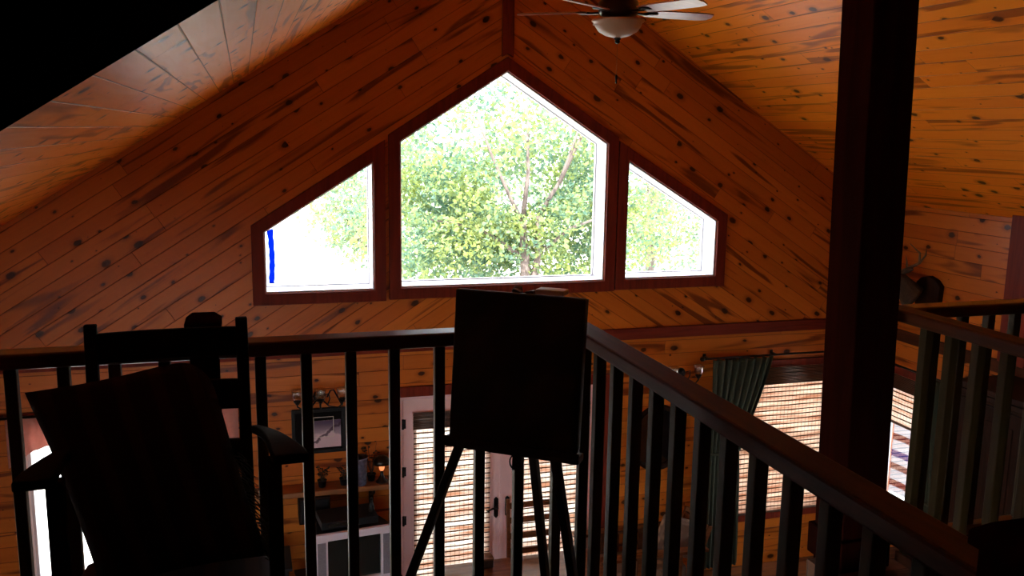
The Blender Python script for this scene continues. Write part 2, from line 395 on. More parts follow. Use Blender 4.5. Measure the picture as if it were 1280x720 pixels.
# side walls, rear wall
uX = lambda p: (p[0], p[1])
SW = [(6.35, H - 4.0), (7.75, H - 4.0), (7.75, H - 2.42), (6.35, H - 2.42)]
struct(MB().prism([(YB, 0), (YW, 0), (YW, roof(XR)), (YB, roof(XR))], XR, XR + .2, 'x', [SW], uX).build('wall_right', M['wall']), 'knotty pine side wall at right under the low eave', 'wall')
LW_ADDED = [(3.2, .4), (5.1, .4), (5.1, 2.8), (3.2, 2.8)]  # opening added out of view to let in more daylight
LW2 = [(0.2, 1.0), (2.6, 1.0), (2.6, 2.35), (0.2, 2.35)]
struct(MB().prism([(YB, 0), (YW, 0), (YW, roof(XL)), (YB, roof(XL))], XL - .2, XL, 'x', [LW_ADDED], uX).build('wall_left', M['loftfloor']), 'side wall at left under the low eave, darkened to cut bounce light', 'wall')  # unseen wall darkened so less light bounces onto the gable
BW_ADDED = [(-2.2, .4), (1.0, .4), (1.0, 2.45), (-2.2, 2.45)]  # unseen rear opening added to light the lower room
BW2 = [(3.6, .5), (5.6, .5), (5.6, 2.2), (3.6, 2.2)]
struct(MB().prism([(XL, 0), (XR, 0), (XR, roof(XR)), (RX, RZ), (XL, roof(XL))], YB - .2, YB, 'y', [BW_ADDED]).build('wall_front', M['loftfloor']), 'dark wall behind the loft', 'wall')
# ceiling slopes
for nm, x0, x1, lab in (('ceiling_left', XL - .45, RX, 'left roof slope of varnished pine boards'), ('ceiling_right', RX, XR + .45, 'right roof slope of glowing orange pine boards')):
    m = MB(); y0, y1, t = YB - .3, YW + .5, .18
    a, b = (x0, roof(x0)), (x1, roof(x1)); La = math.hypot(b[0] - a[0], b[1] - a[1])
    A = [(a[0], y0, a[1]), (b[0], y0, b[1]), (b[0], y1, b[1]), (a[0], y1, a[1])]
    B = [(p[0], p[1], p[2] + t) for p in A]
    uv = [(y0, 0), (y0, La), (y1, La), (y1, 0)]
    m.add(A + B, [(0, 1, 2, 3), (4, 7, 6, 5), (0, 4, 5, 1), (1, 5, 6, 2), (2, 6, 7, 3), (3, 7, 4, 0)], False, [uv, [uv[0], uv[3], uv[2], uv[1]], uv, uv, uv, uv])
    struct(m.build(nm, M['ceil']), lab, 'ceiling')
struct(MB().prism([(XL - .2, YB - .2), (XR + .2, YB - .2), (XR + .2, YW + .2), (XL - .2, YW + .2)], -.15, 0, 'z').build('floor', M['floor']), 'dark stained plank floor of the great room below', 'floor')
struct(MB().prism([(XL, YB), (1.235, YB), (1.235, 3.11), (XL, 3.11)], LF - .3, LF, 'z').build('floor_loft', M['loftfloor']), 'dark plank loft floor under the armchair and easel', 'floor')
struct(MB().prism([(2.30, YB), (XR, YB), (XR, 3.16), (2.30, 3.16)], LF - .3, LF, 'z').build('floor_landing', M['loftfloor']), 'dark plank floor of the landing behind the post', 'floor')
# trims
struct(MB().bx((XL, YW - .03, H - 2.06), (XR, YW, H - 1.945)).build('trim_1', M['trimx'], bevel=.004), 'dark red horizontal band board across gable wall', 'trim')
struct(MB().bx((XR - .03, 3.16, H - 2.06), (XR, YW - .03, H - 1.945)).build('trim_2', M['raily'], bevel=.004), 'dark band board along the right side wall', 'trim')
struct(MB().prism([(RX - .055, H + .66), (RX, H + .69), (RX + .055, H + .66), (RX + .055, roof(RX + .055)), (RX - .055, roof(RX - .055))], YW - .03, YW, 'y').build('trim_3', M['trimz'], bevel=.004), 'vertical red-brown board from gable window to ridge', 'trim')
struct(MB().bx((XR - .06, 5.95, H - 1.945), (XR, 6.24, roof(XR - .06) - .005)).build('trim_4', M['trimz'], bevel=.006), 'dark upright board on right side wall', 'trim')

# gable windows: casing, white vinyl frame, glass
def gable_window(n, poly, lab):
    o = offset_poly(poly, .105)
    cas = MB().prism(o, YW - .032, YW, 'y', [poly]).build('window_%d' % n, M['trimz'], bevel=.005)
    struct(cas, lab, 'window')
    i1 = offset_poly(poly, -.014)
    MB().prism(offset_poly(poly, -.001), YW + .0, YW + .3, 'y', [i1]).build('window_frame', M['vinyl'], cas, bevel=.004)
    i2 = offset_poly(i1, -.009)
    MB().prism(offset_poly(i1, .004), YW + .25, YW + .29, 'y', [i2]).build('sash', M['vinyl'], cas, bevel=.003)
    MB().prism(offset_poly(i2, .005), YW + .265, YW + .271, 'y').build('glass', M['glass'], cas)
gable_window(1, WLt, 'left sloped-top gable window in dark red casing')
gable_window(2, WC, 'large five-sided centre gable window in dark red casing')
gable_window(3, WRt, 'right sloped-top gable window in dark red casing')
def rect_window(n, r, lab, ax='y', at=YW, s=1, bars=True):
    """double-hung window in a wall; s=+1: outside is at larger coordinate"""
    def pz(mb, poly, a, b, ax_=None, holes=()): return mb.prism(poly, at + s * a, at + s * b, ax, holes)
    o = offset_poly(r, .09)
    c = struct(pz(MB(), o, -.03, 0, holes=[r]).build('window_%d' % n, M['trimz'], bevel=.004), lab, 'window')
    i = offset_poly(r, -.05)
    pz(MB(), offset_poly(r, -.001), .04, .14, holes=[i]).build('window_frame', M['vinyl'], c, bevel=.003)
    (x0, z0), (x1, z1) = i[0], i[2]; zm = (z0 + z1) / 2
    if bars: pz(MB(), [(x0 - .003, zm - .025), (x1 + .003, zm - .025), (x1 + .003, zm + .025), (x0 - .003, zm + .025)], .06, .12).build('meeting_rail', M['vinyl'], c, bevel=.003)
    pz(MB(), offset_poly(i, .005), .088, .094).build('glass', M['glass'], c)
    return c
rect_window(4, WLL, 'tall white window below gable at far left behind armchair', bars=False)
rect_window(5, WRL, 'window under woven shade at right of French doors')
rect_window(6, SW, 'side wall window seen between the landing balusters', 'x', XR, 1, False)
rect_window(7, LW_ADDED, 'unseen window added in the left side wall for daylight', 'x', XL, -1)
rect_window(8, BW_ADDED, 'unseen rear window added under the loft for daylight', 'y', YB, -1)
#rect_window(9, BW2, 'rear window under the loft at right', 'y', YB, -1)

# French doors
zt = H - 2.5
fr = struct(MB().prism([(1.24, 0), (1.24, zt + .1), (3.50, zt + .1), (3.50, 0), (3.40, 0), (3.40, zt), (1.34, zt), (1.34, 0)], YW - .03, YW, 'y').build('door_1', M['trimz'], bevel=.004), 'white French doors with woven shades in dark red casing', 'door')
MB().prism([(1.341, 0), (1.341, zt - .001), (3.399, zt - .001), (3.399, 0), (3.365, 0), (3.365, zt - .03), (1.375, zt - .03), (1.375, 0)], YW + .02, YW + .18, 'y').build('jamb', M['door'], fr, bevel=.003)
for k, (x0, x1) in enumerate(((1.378, 2.368), (2.374, 3.362))):
    a, b = (.09, .13) if k == 0 else (.13, .09)
    g0, g1 = (x0 + a, x1 - .16), (0, 0)
    gx0, gx1 = (x0 + .12, x1 - .15) if k == 0 else (x0 + .15, x1 - .12)
    hole = [(gx0, .30), (gx1, .30), (gx1, zt - .20), (gx0, zt - .20)]
    lf = MB().prism([(x0, .012), (x1, .012), (x1, zt - .034), (x0, zt - .034)], YW + .03, YW + .075, 'y', [hole]).build('door_leaf', M['door'], fr, bevel=.003)
    MB().prism(offset_poly(hole, .03), YW + .018, YW + .032, 'y', [offset_poly(hole, -.012)]).build('glazing_bead', M['door'], lf, bevel=.004)
    MB().prism(offset_poly(hole, .004), YW + .05, YW + .056, 'y').build('glass', M['glass'], lf)
    # lever handle on a long plate
    hx = (x1 - .055) if k == 0 else (x0 + .055); hz = H - 3.72; sg = -1 if k == 0 else 1
    hd = MB().prism([(hx - .022, hz - .09), (hx, hz - .115), (hx + .022, hz - .09), (hx + .022, hz + .09), (hx, hz + .11), (hx - .022, hz + .09)], YW + .02, YW + .031, 'y')
    hd.tube([(hx, YW + .02, hz + .01), (hx, YW - .035, hz + .01)], .011)
    hd.tube([(hx, YW - .03, hz + .01), (hx + sg * .05, YW - .035, hz + .014), (hx + sg * .1, YW - .033, hz - .008), (hx + sg * .115, YW - .03, hz + .004)], [.011, .01, .009, .006])
    hd.build('door_handle', M['bronze'], lf)
    for hz2 in (.3, H - 3.31 - .45, H - 3.31 + .05, H - 2.78):
        e = x0 if k == 0 else x1
        MB().tube([(e, YW + .018, hz2 - .05), (e, YW + .018, hz2 + .05)], .011, 8).box((e + (.014 if k == 0 else -.014), YW + .027, hz2), (.03, .005, .09)).build('hinge', M['iron'], lf)
MB().bx((2.35, YW + .022, .02), (2.388, YW + .0285, zt - .04)).build('astragal', M['door'], fr)

# ------------------------------------------------------------------ woven shades
def shade(name, x0, x1, ztop, zbot, y, lab, group=None, hang=.2, mt='blind'):
    t = thing(name, ((x0 + x1) / 2, y, ztop), lab, 'blind', group)
    w = (x1 - x0) / 2; h = ztop - zbot; y = 0
    m = MB()
    n = 40
    for s_ in (0, 1):
        def fn(a, b, s_=s_): return ((2 * a - 1) * w, -.004 - s_ * .004 + .0025 * math.sin(a * 9), -b * h)
        base = len(m.f); m.grid(fn, 12, n)
        for k in range(base, len(m.f)): m.uv[k] = [((u_) * 2 * w, h - v_ * h) for u_, v_ in m.uv[k]]
        break
    m.build('shade_fabric', M[mt], t)
    v = MB()
    for j in range(int(hang / .0125)):
        v.tube([(-w - .006, -.021 + .003 * math.sin(j * 2.1), -.006 - j * .0125), (w + .006, -.021 + .003 * math.cos(j * 1.7), -.006 - j * .0125)], .0068, 6)
    v.build('valance', M['blindroll'], t)
    MB().box((0, -.004, -h - .008), (2 * w, .016, .02)).build('bottom_bar', M['blindroll'], t, bevel=.003)
    cd = MB().tube([(w - .05, -.034, -.02), (w - .05, -.034, -h * .55)], .002, 5).build('cord', M['fringe'], t)
    return t
shade('door_shade', 1.475, 2.240, zt - .165, .27, YW - .005, 'woven bamboo shade on left French door', 'woven shades on French doors', .17)
shade('door_shade', 2.500, 3.265, zt - .165, .27, YW - .005, 'woven bamboo shade on right French door behind easel legs', 'woven shades on French doors', .17)
shade('bamboo_shade', 4.83, 6.20, H - 2.44, H - 4.07, YW - .04, 'wide woven bamboo shade on window beside green drape', None, .19, 'blind2')
t = thing('side_shade', (XR - .04, 7.05, H - 2.40), 'short woven shade drawn partly down over side window', 'blind', rz=-math.pi / 2)
m = MB(); m.grid(lambda a, b: ((2 * a - 1) * .74, -.004, -b * .5), 12, 12)
for k in range(len(m.f)): m.uv[k] = [(u_ * 1.48, .5 - v_ * .5) for u_, v_ in m.uv[k]]
m.build('shade_fabric', M['blind'], t)
v = MB()
for j in range(12): v.tube([(-.745, -.02, -.006 - j * .0125), (.745, -.02, -.006 - j * .0125)], .0068, 6)
v.build('valance', M['blindroll'], t); MB().box((0, -.004, -.51), (1.48, .016, .02)).build('bottom_bar', M['blindroll'], t, bevel=.003)

# ------------------------------------------------------------------ drapes and valance
def drape(name, loc, rz, top, tie, bot, zt_, ztie, zb_, lab, cat='curtain', seed=0):
    """pleated panel; top/tie/bot = (x0, x1) in local metres, z's relative to loc"""
    t = thing(name, loc, lab, cat, rz=rz)
    def fn(a, b):
        z = zt_ + (zb_ - zt_) * b
        if z > ztie: k = (zt_ - z) / (zt_ - ztie); k = k ** 1.15; e0 = top[0] + (tie[0] - top[0]) * k; e1 = top[1] + (tie[1] - top[1]) * k; dep = .038 * (1 - .45 * k)
        else: k = (ztie - z) / (ztie - zb_); k = 1 - (1 - k) ** 1.6; e0 = tie[0] + (bot[0] - tie[0]) * k; e1 = tie[1] + (bot[1] - tie[1]) * k; dep = .021 + .015 * k
        x = e0 + (e1 - e0) * (a + .012 * math.sin(a * 40 + seed))
        return (x, -.115 - dep * math.sin(a * 2 * math.pi * 8 + seed + .4 * math.sin(b * 5)), z)
    c = MB().grid(fn, 96, 50).build('curtain_panel', M['drape'], t)
    so = c.modifiers.new('thick', 'SOLIDIFY'); so.thickness = .004
    xm = (tie[0] + tie[1]) / 2; rr = (tie[1] - tie[0]) / 2 + .012
    MB().tube([(xm + rr * math.cos(q), -.115 + .058 * math.sin(q), ztie + .02 * math.cos(q)) for q in [i * math.pi / 12 for i in range(25)]], .014, 8).build('tieback', M['drape'], t)
    return t
drape('green_drape', (4.58, YW, H - 2.3), 0, (0.0, .70), (.02, .36), (.0, .42), 0, -1.0, -2.3, 'dark green pleated drape tied back beside woven shade')
drape('green_drape', (XR, 6.98, H - 2.3), -math.pi / 2, (-.02, .62), (.10, .50), (-.03, .5), 0, -1.2, -2.3, 'green drape tied back on side window beyond landing rail', seed=2)
t = thing('curtain_rod', (4.5, YW - .115, H - 2.285), 'dark curtain rod carrying the drape above right window', 'curtain rod')
MB().tube([(-.03, 0, 0), (1.87, 0, 0)], .011, 10).build('rod', M['bronze'], t)
for x in (-.045, 1.885): MB().lathe([(.0, -.03), (.018, -.02), (.024, 0), (.018, .02), (0, .03)], (x, 0, 0), 12, 'x').build('finial', M['bronze'], t)
for x in (.03, .82, 1.82): MB().box((x, .056, 0), (.016, .115, .016)).box((x, .1, 0), (.03, .012, .06)).build('bracket', M['bronze'], t)
t = thing('curtain_rod', (XR - .115, 7.05, H - 2.285), 'dark curtain rod above the side window', 'curtain rod', rz=-math.pi / 2)
MB().tube([(-.85, 0, 0), (.85, 0, 0)], .011, 10).build('rod', M['bronze'], t)
for x in (-.865, .865): MB().lathe([(.0, -.03), (.018, -.02), (.024, 0), (.018, .02), (0, .03)], (x, 0, 0), 12, 'x').build('finial', M['bronze'], t)
for x in (-.8, .8): MB().box((x, .056, 0), (.016, .115, .016)).build('bracket', M['bronze'], t)
# scalloped rose valance over the left window
t = thing('window_valance', (-1.05, YW, H - 2.43), 'rose scalloped valance over bright left window', 'curtain')
def vf(a, b):
    x = -.93 + 1.86 * a
    s_ = a * 3.0; f = s_ - math.floor(s_) if a < 1 else 1.0
    depth = .27 + .17 * (abs(2 * f - 1) ** 1.6)
    return (x, -.075 - .016 * math.sin(a * 2 * math.pi * 17) * (.6 + .4 * b), -b * depth)
c = MB().grid(vf, 160, 14).build('swag', M['valance'], t); so = c.modifiers.new('thick', 'SOLIDIFY'); so.thickness = .003
MB().tube([(-.98, -.075, 0), (.98, -.075, 0)], .012, 10).build('rod', M['bronze'], t)
for x in (-.995, .995): MB().lathe([(.0, -.03), (.02, -.02), (.026, 0), (.02, .02), (0, .03)], (x, -.075, 0), 12, 'x').build('finial', M['bronze'], t)
for x in (-.96, .96): MB().box((x, -.037, 0), (.016, .075, .016)).build('bracket', M['bronze'], t)
t = thing('sheer_curtain', (-1.84, YW + .03, H - 2.46), 'narrow sheer side curtain at left edge of left window', 'curtain')
c = MB().grid(lambda a, b: (-.06 + .055 * a, -.045 - .012 * math.sin(a * 25), -.02 - b * 2.0), 40, 10).build('curtain_panel', M['sheer'], t)

# ------------------------------------------------------------------ post, beam
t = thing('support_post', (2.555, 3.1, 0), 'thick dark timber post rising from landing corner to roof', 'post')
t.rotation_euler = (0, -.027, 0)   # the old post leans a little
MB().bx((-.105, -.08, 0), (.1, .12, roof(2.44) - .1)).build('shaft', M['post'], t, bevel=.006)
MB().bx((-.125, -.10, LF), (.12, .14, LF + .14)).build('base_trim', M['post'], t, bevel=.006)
b0, b1 = -2.6, 2.36
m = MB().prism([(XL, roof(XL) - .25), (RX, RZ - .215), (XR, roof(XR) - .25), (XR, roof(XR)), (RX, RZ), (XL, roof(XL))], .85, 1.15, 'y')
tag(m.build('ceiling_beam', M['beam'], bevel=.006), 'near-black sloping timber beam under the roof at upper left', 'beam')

# ------------------------------------------------------------------ railings
RT = H - .70     # handrail top
def handrail(name, p, q, mat, parent, w=.092, h=.05):
    return MB().beam(p, q, w, h).build(name, mat, parent, bevel=.008)
def newel(parent, x, y, top, w=.1, base=LF):
    o = MB().bx((x - w / 2, y - w / 2, base), (x + w / 2, y + w / 2, top - .035)).build('newel_post', M['post'], parent, bevel=.004)
    c = w / 2 + .012
    m = MB(); z0, z1, z2 = top - .045, top - .02, top
    vs = [(x + i * a, y + j * a, z) for z, a in ((z0, c), (z1, c), (z2, c * .62)) for i, j in ((-1, -1), (1, -1), (1, 1), (-1, 1))]
    fs = [(3, 2, 1, 0), (8, 9, 10, 11)]
    for l in (0, 4): fs += [(l + k, l + (k + 1) % 4, l + 4 + (k + 1) % 4, l + 4 + k) for k in range(4)]
    m.add(vs, fs).build('post_cap', M['post'], o, bevel=.003)
def baluster(x, y, parent, w=.037):
    MB().bx((x - w / 2, y - w / 2, LF + .1), (x + w / 2, y + w / 2, RT - .045)).build('baluster', M['bal'], parent, bevel=.004)
rl = thing('loft_railing', (0, 0, 0), 'loft railing running behind the armchair, parallel to gable wall', 'railing')
handrail('handrail', (XL + .01, 3.06, RT - .025), (1.128, 3.06, RT - .025), M['railx'], rl)
MB().bx((XL + .01, 3.035, LF + .06), (1.13, 3.085, LF + .105)).build('bottom_rail', M['railx'], rl, bevel=.004)
x = 1.08
for k in range(24):
    bxp = 1.083 - .15 * k
    if abs(bxp + .117) < .02: newel(rl, -.142, 3.055, H - .605, .09)
    elif bxp > XL + .05: baluster(bxp + (.011 if bxp > .6 else 0), 3.06, rl)
rr_ = thing('loft_railing', (0, 0, 0), 'loft railing running toward the viewer at right of easel', 'railing')
handrail('handrail', (1.175, 1.09, RT - .025), (1.175, 3.10, RT - .025), M['raily'], rr_)
MB().bx((1.15, 1.1, LF + .06), (1.2, 3.05, LF + .105)).build('bottom_rail', M['raily'], rr_, bevel=.004)
for y in (2.99, 2.85, 2.70, 2.545, 2.395, 2.25, 2.105, 1.965, 1.825, 1.68, 1.54, 1.40, 1.26): baluster(1.172, y, rr_)
newel(rr_, 1.172, 1.05, H - .607, .1)
r2 = thing('landing_railing', (0, 0, 0), 'landing railing running from the post along the stair opening', 'railing')
handrail('handrail', (2.6, -1.5, RT - .025), (2.6, 3.14, RT - .025), M['raily'], r2)
MB().bx((2.575, -1.5, LF + .06), (2.625, 2.95, LF + .105)).build('bottom_rail', M['raily'], r2, bevel=.004)
for k in range(32):
    baluster(2.6, 2.915 - .1345 * k, r2)
newel(r2, 2.6, -1.55, H - .607, .1)
r3 = thing('landing_railing', (0, 0, 0), 'landing railing behind the post, crossing to right side wall', 'railing')
handrail('handrail', (2.65, 3.095, RT - .025), (XR - .005, 3.095, RT - .025), M['railx'], r3)
MB().bx((2.65, 3.07, LF + .06), (XR - .005, 3.12, LF + .105)).build('bottom_rail', M['railx'], r3, bevel=.004)
for k in range(26): baluster(2.80 + .14 * k, 3.095, r3)

# ------------------------------------------------------------------ armchair in the loft
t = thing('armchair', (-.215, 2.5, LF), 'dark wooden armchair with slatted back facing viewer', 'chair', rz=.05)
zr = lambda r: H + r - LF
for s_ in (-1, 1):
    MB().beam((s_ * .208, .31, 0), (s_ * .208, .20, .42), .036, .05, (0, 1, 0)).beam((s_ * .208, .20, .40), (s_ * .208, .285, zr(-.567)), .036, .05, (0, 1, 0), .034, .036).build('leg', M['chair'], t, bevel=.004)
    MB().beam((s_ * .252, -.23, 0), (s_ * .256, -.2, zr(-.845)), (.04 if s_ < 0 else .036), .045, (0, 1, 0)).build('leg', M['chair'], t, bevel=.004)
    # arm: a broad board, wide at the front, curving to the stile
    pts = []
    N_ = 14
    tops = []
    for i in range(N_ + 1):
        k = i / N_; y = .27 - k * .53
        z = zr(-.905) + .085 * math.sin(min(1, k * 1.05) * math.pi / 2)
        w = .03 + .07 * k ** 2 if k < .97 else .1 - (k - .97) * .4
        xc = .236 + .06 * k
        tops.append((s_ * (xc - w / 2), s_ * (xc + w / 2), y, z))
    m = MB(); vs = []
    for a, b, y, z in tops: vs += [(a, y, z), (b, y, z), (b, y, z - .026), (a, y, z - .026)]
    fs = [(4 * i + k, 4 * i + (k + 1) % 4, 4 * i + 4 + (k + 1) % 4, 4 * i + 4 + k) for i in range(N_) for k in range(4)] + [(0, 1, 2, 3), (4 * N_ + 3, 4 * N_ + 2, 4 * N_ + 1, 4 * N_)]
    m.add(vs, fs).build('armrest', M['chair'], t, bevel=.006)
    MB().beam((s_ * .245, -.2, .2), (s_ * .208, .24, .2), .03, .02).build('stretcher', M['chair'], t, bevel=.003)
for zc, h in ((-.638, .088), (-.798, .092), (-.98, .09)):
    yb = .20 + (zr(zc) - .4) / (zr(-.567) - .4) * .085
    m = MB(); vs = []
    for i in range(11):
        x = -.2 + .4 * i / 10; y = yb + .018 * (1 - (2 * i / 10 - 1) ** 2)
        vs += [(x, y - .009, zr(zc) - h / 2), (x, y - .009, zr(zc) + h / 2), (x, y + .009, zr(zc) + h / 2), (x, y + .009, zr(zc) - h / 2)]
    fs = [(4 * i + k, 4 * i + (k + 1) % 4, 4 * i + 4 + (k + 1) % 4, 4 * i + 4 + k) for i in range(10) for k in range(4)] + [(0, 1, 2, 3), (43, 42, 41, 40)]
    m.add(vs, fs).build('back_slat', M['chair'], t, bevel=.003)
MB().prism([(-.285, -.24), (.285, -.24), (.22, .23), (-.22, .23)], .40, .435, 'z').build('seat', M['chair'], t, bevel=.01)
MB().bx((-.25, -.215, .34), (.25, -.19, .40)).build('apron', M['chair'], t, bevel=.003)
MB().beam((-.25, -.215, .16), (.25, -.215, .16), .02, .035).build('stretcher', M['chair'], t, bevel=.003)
# pillow leaning on the back
pl = thing('throw_pillow', (-.225, 2.5, LF + .44), 'large dark striped throw pillow leaning in armchair', 'pillow')
z0 = LF + .44
def corner(x, y, zrel): return Vector((x + .225, y - 2.5, H + zrel - z0))
TL, TR, BR, BL = corner(-.585, 2.62, -.715), corner(-.115, 2.63, -.63), corner(.03, 2.43, -1.17), corner(-.395, 2.42, -1.21)
nrm = (TR - TL).cross(BL - TL).normalized()
if nrm.y > 0: nrm = -nrm
def pf(side):
    def fn(a, b):
        p = TL.lerp(TR, a).lerp(BL.lerp(BR, a), b)
        cx, cy = 2 * a - 1, 2 * b - 1
        ctr = (TL + TR + BR + BL) / 4
        pin = .055 * ((1 - cx * cx) * abs(cy) ** 3 + (1 - cy * cy) * abs(cx) ** 3)
        p = p + (ctr - p) * (pin * .8 + .16 * max(0, cx) ** 5 * max(0, -cy) ** 5)
        th = .085 * (max(0, 1 - cx ** 4) * max(0, 1 - cy ** 4)) ** .5
        wr = .010 * noise.noise(Vector((a * 4, b * 4, side * 3.0)))
        return p + nrm * (side * th + wr)
    return fn
pm = MB().grid(pf(1), 28, 28).grid(pf(-1), 28, 28).build('pillow_cover', M['pillow'], pl)
fg = MB()
rf = random.Random(3)
for i in range(60):
    k = .5 + .5 * i / 59; p = TR.lerp(BR, k) + Vector((-.01, -.01, 0)) if i % 2 else TR.lerp(BR, k)
    d = Vector((.035 * rf.uniform(.6, 1.2), -.015 * rf.random(), -.03 * rf.uniform(.5, 1.4)))
    fg.tube([p, p + d * .5 + Vector((0, 0, .004)), p + d], [.0018, .0016, .001], 5)
fg.build('fringe', M['fringe'], pl)
pl2 = thing('seat_cushion', (-.225, 2.5, LF + .435), 'thick dark seat cushion under the striped pillow', 'cushion')
def cf(side):
    def fn(a, b):
        cx, cy = 2 * a - 1, 2 * b - 1
        th = .085 * (max(0, 1 - cx ** 6) * max(0, 1 - cy ** 6)) ** .5
        return (cx * .268 - .004, .01 + cy * .175, .09 + side * th)
    return fn
MB().grid(cf(1), 16, 16).grid(cf(-1), 16, 16).build('cushion_cover', M['pillow'], pl2)

# ------------------------------------------------------------------ easel and canvas
ang = -.65                                     # board turned: its right end comes nearer
u_ = Vector((math.cos(ang), math.sin(ang), 0)); n_ = Vector((math.sin(ang), -math.cos(ang), 0))   # n_ faces the viewer's side
ec = Vector((.768, 2.555, 0))
def E3(a, b, z): return Vector((ec.x, ec.y, 0)) + u_ * a + n_ * b + Vector((0, 0, z))
er = Matrix.Rotation(ang, 3, 'Z')
cv = thing('artist_canvas', (ec.x, ec.y, H - .955), 'dark painted canvas resting on the easel', 'painting', rz=ang)
lean = .05
def lv(x, y, z): return (x, y + z * lean / .47, z)
m = MB()
vs = [lv(x, y, z) for x in (-.211, .211) for y in (-.012, .012) for z in (0, .466)]
m.add(vs, [(0, 1, 3, 2), (4, 6, 7, 5), (0, 4, 5, 1), (2, 3, 7, 6), (0, 2, 6, 4), (1, 5, 7, 3)]).build('canvas', M['paint'], cv, bevel=.006)
for x in (-.195, .195): MB().add([lv(x + a, .012 + b, z) for a in (-.014, .014) for b in (0, .016) for z in (.005, .46)], [(0, 1, 3, 2), (4, 6, 7, 5), (0, 4, 5, 1), (2, 3, 7, 6), (0, 2, 6, 4), (1, 5, 7, 3)]).build('stretcher_bar', M['easel'], cv)
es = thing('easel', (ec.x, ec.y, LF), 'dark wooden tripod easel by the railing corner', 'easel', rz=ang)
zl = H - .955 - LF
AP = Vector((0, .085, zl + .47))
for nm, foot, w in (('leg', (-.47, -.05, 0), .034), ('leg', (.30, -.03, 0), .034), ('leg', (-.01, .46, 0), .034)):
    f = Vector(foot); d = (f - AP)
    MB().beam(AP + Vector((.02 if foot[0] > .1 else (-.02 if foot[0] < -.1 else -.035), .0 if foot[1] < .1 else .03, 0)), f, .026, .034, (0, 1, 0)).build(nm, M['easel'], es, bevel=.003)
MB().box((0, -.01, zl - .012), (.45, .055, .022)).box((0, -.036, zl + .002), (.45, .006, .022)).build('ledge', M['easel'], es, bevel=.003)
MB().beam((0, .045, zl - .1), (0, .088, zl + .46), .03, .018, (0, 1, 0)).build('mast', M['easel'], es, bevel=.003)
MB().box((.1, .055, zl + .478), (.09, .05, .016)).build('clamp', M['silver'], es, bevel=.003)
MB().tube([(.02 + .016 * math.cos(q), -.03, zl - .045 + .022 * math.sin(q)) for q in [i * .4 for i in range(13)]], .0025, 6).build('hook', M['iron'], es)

# ------------------------------------------------------------------ ceiling fan
fz = H + .77
fx, fy = RX + .0, 5.62
t = thing('ceiling_fan', (fx, fy, fz), 'dark ceiling fan with cream bowl light hanging from ridge', 'ceiling fan')
MB().lathe([(.0, -.045), (.07, -.045), (.115, -.03), (.13, .0), (.13, .05), (.1, .085), (.05, .1), (.028, .13), (.0, .13)], n=32).build('motor_housing', M['bronze'], t)
MB().tube([(0, 0, .12), (0, 0, RZ - fz - .03)], .013, 12).build('downrod', M['bronze'], t)
MB().lathe([(0, 0), (.05, 0), (.075, -.04), (.05, -.075), (0, -.075)], (0, 0, RZ - fz - .04), 20).build('canopy', M['bronze'], t)
MB().lathe([(.0, 0), (.075, 0), (.085, -.02), (.07, -.04), (0, -.04)], (0, 0, -.044)).build('light_fitter', M['bronze'], t)
bw = MB().lathe([(.17, .0), (.172, -.012), (.155, -.022), (.15, -.04), (.125, -.075), (.08, -.1), (.03, -.112), (.0, -.113), (.0, -.108), (.03, -.107), (.078, -.094), (.12, -.07), (.145, -.036), (.165, -.002)], (0, 0, -.055), 32).build('bowl_shade', M['frost'], t)
MB().lathe([(0, .0), (.02, -.002), (.024, -.012), (.014, -.02), (.018, -.03), (.009, -.04), (0, -.042)], (0, 0, -.165), 14).build('finial', M['iron'], bw)
MB().tube([(0, 0, -.2), (0, 0, -.40)], .0016, 5).build('pull_chain', M['chain'], t)
MB().lathe([(0, 0), (.006, -.004), (.010, -.02), (.006, -.04), (.008, -.05), (.003, -.06), (0, -.06)], (0, 0, -.4), 10).build('pull_knob', M['iron'], t)
for deg in (146, 218, 294, 2, 78):
    a = math.radians(deg); rot = Matrix.Rotation(a, 3, 'Z') @ Matrix.Rotation(math.radians(-11), 3, 'X')
    out = [(.2, -.052), (.35, -.066), (.6, -.07), (.67, -.055), (.685, 0), (.67, .055), (.6, .07), (.35, .066), (.2, .052)]
    m = MB(); n = len(out)
    vs = [rot @ Vector((p[0], p[1], z)) + Vector((0, 0, -.005)) for z in (-.004, .004) for p in out]
    m.add(vs, [tuple(range(n))[::-1], tuple(range(n, 2 * n))] + [(k, (k + 1) % n, n + (k + 1) % n, n + k) for k in range(n)])
    b = m.build('blade', M['blade'], t)
    br = MB()
    br.beam(rot @ Vector((.1, 0, -.01)) , rot @ Vector((.21, 0, -.012)), .03, .012)
    br.lathe([(0, -.016), (.045, -.012), (.05, -.004), (0, -.004)], rot @ Vector((.235, 0, 0)), 14)
    br.build('blade_iron', M['iron'], b)

# ------------------------------------------------------------------ deer head trophy on the side wall
t = thing('deer_trophy', (XR, 7.16, H - 1.53), 'mounted deer head with antlers on side wall behind post', 'trophy')
MB().prism([(-.15, -.12), (-.1, -.2), (0, -.25), (.1, -.2), (.15, -.12), (.16, .12), (.1, .17), (0, .2), (-.1, .17), (-.16, .12)], -.06, .0015, 'x').build('plaque', M['dkwood'], t, bevel=.008)
me = bpy.data.meshes.new('head')
sk = [((-.17, 0, -.03), .155), ((-.21, .03, .0), .14), ((-.22, .09, .07), .105), ((-.30, .15, .15), .085), ((-.36, .20, .17), .075), ((-.44, .26, .13), .05), ((-.51, .31, .085), .035), ((-.53, .325, .08), .028),
      ((-.29, .10, .22), .022), ((-.27, .03, .26), .03), ((-.26, -.02, .275), .012), ((-.36, .26, .22), .022), ((-.36, .33, .25), .03), ((-.36, .37, .26), .012)]
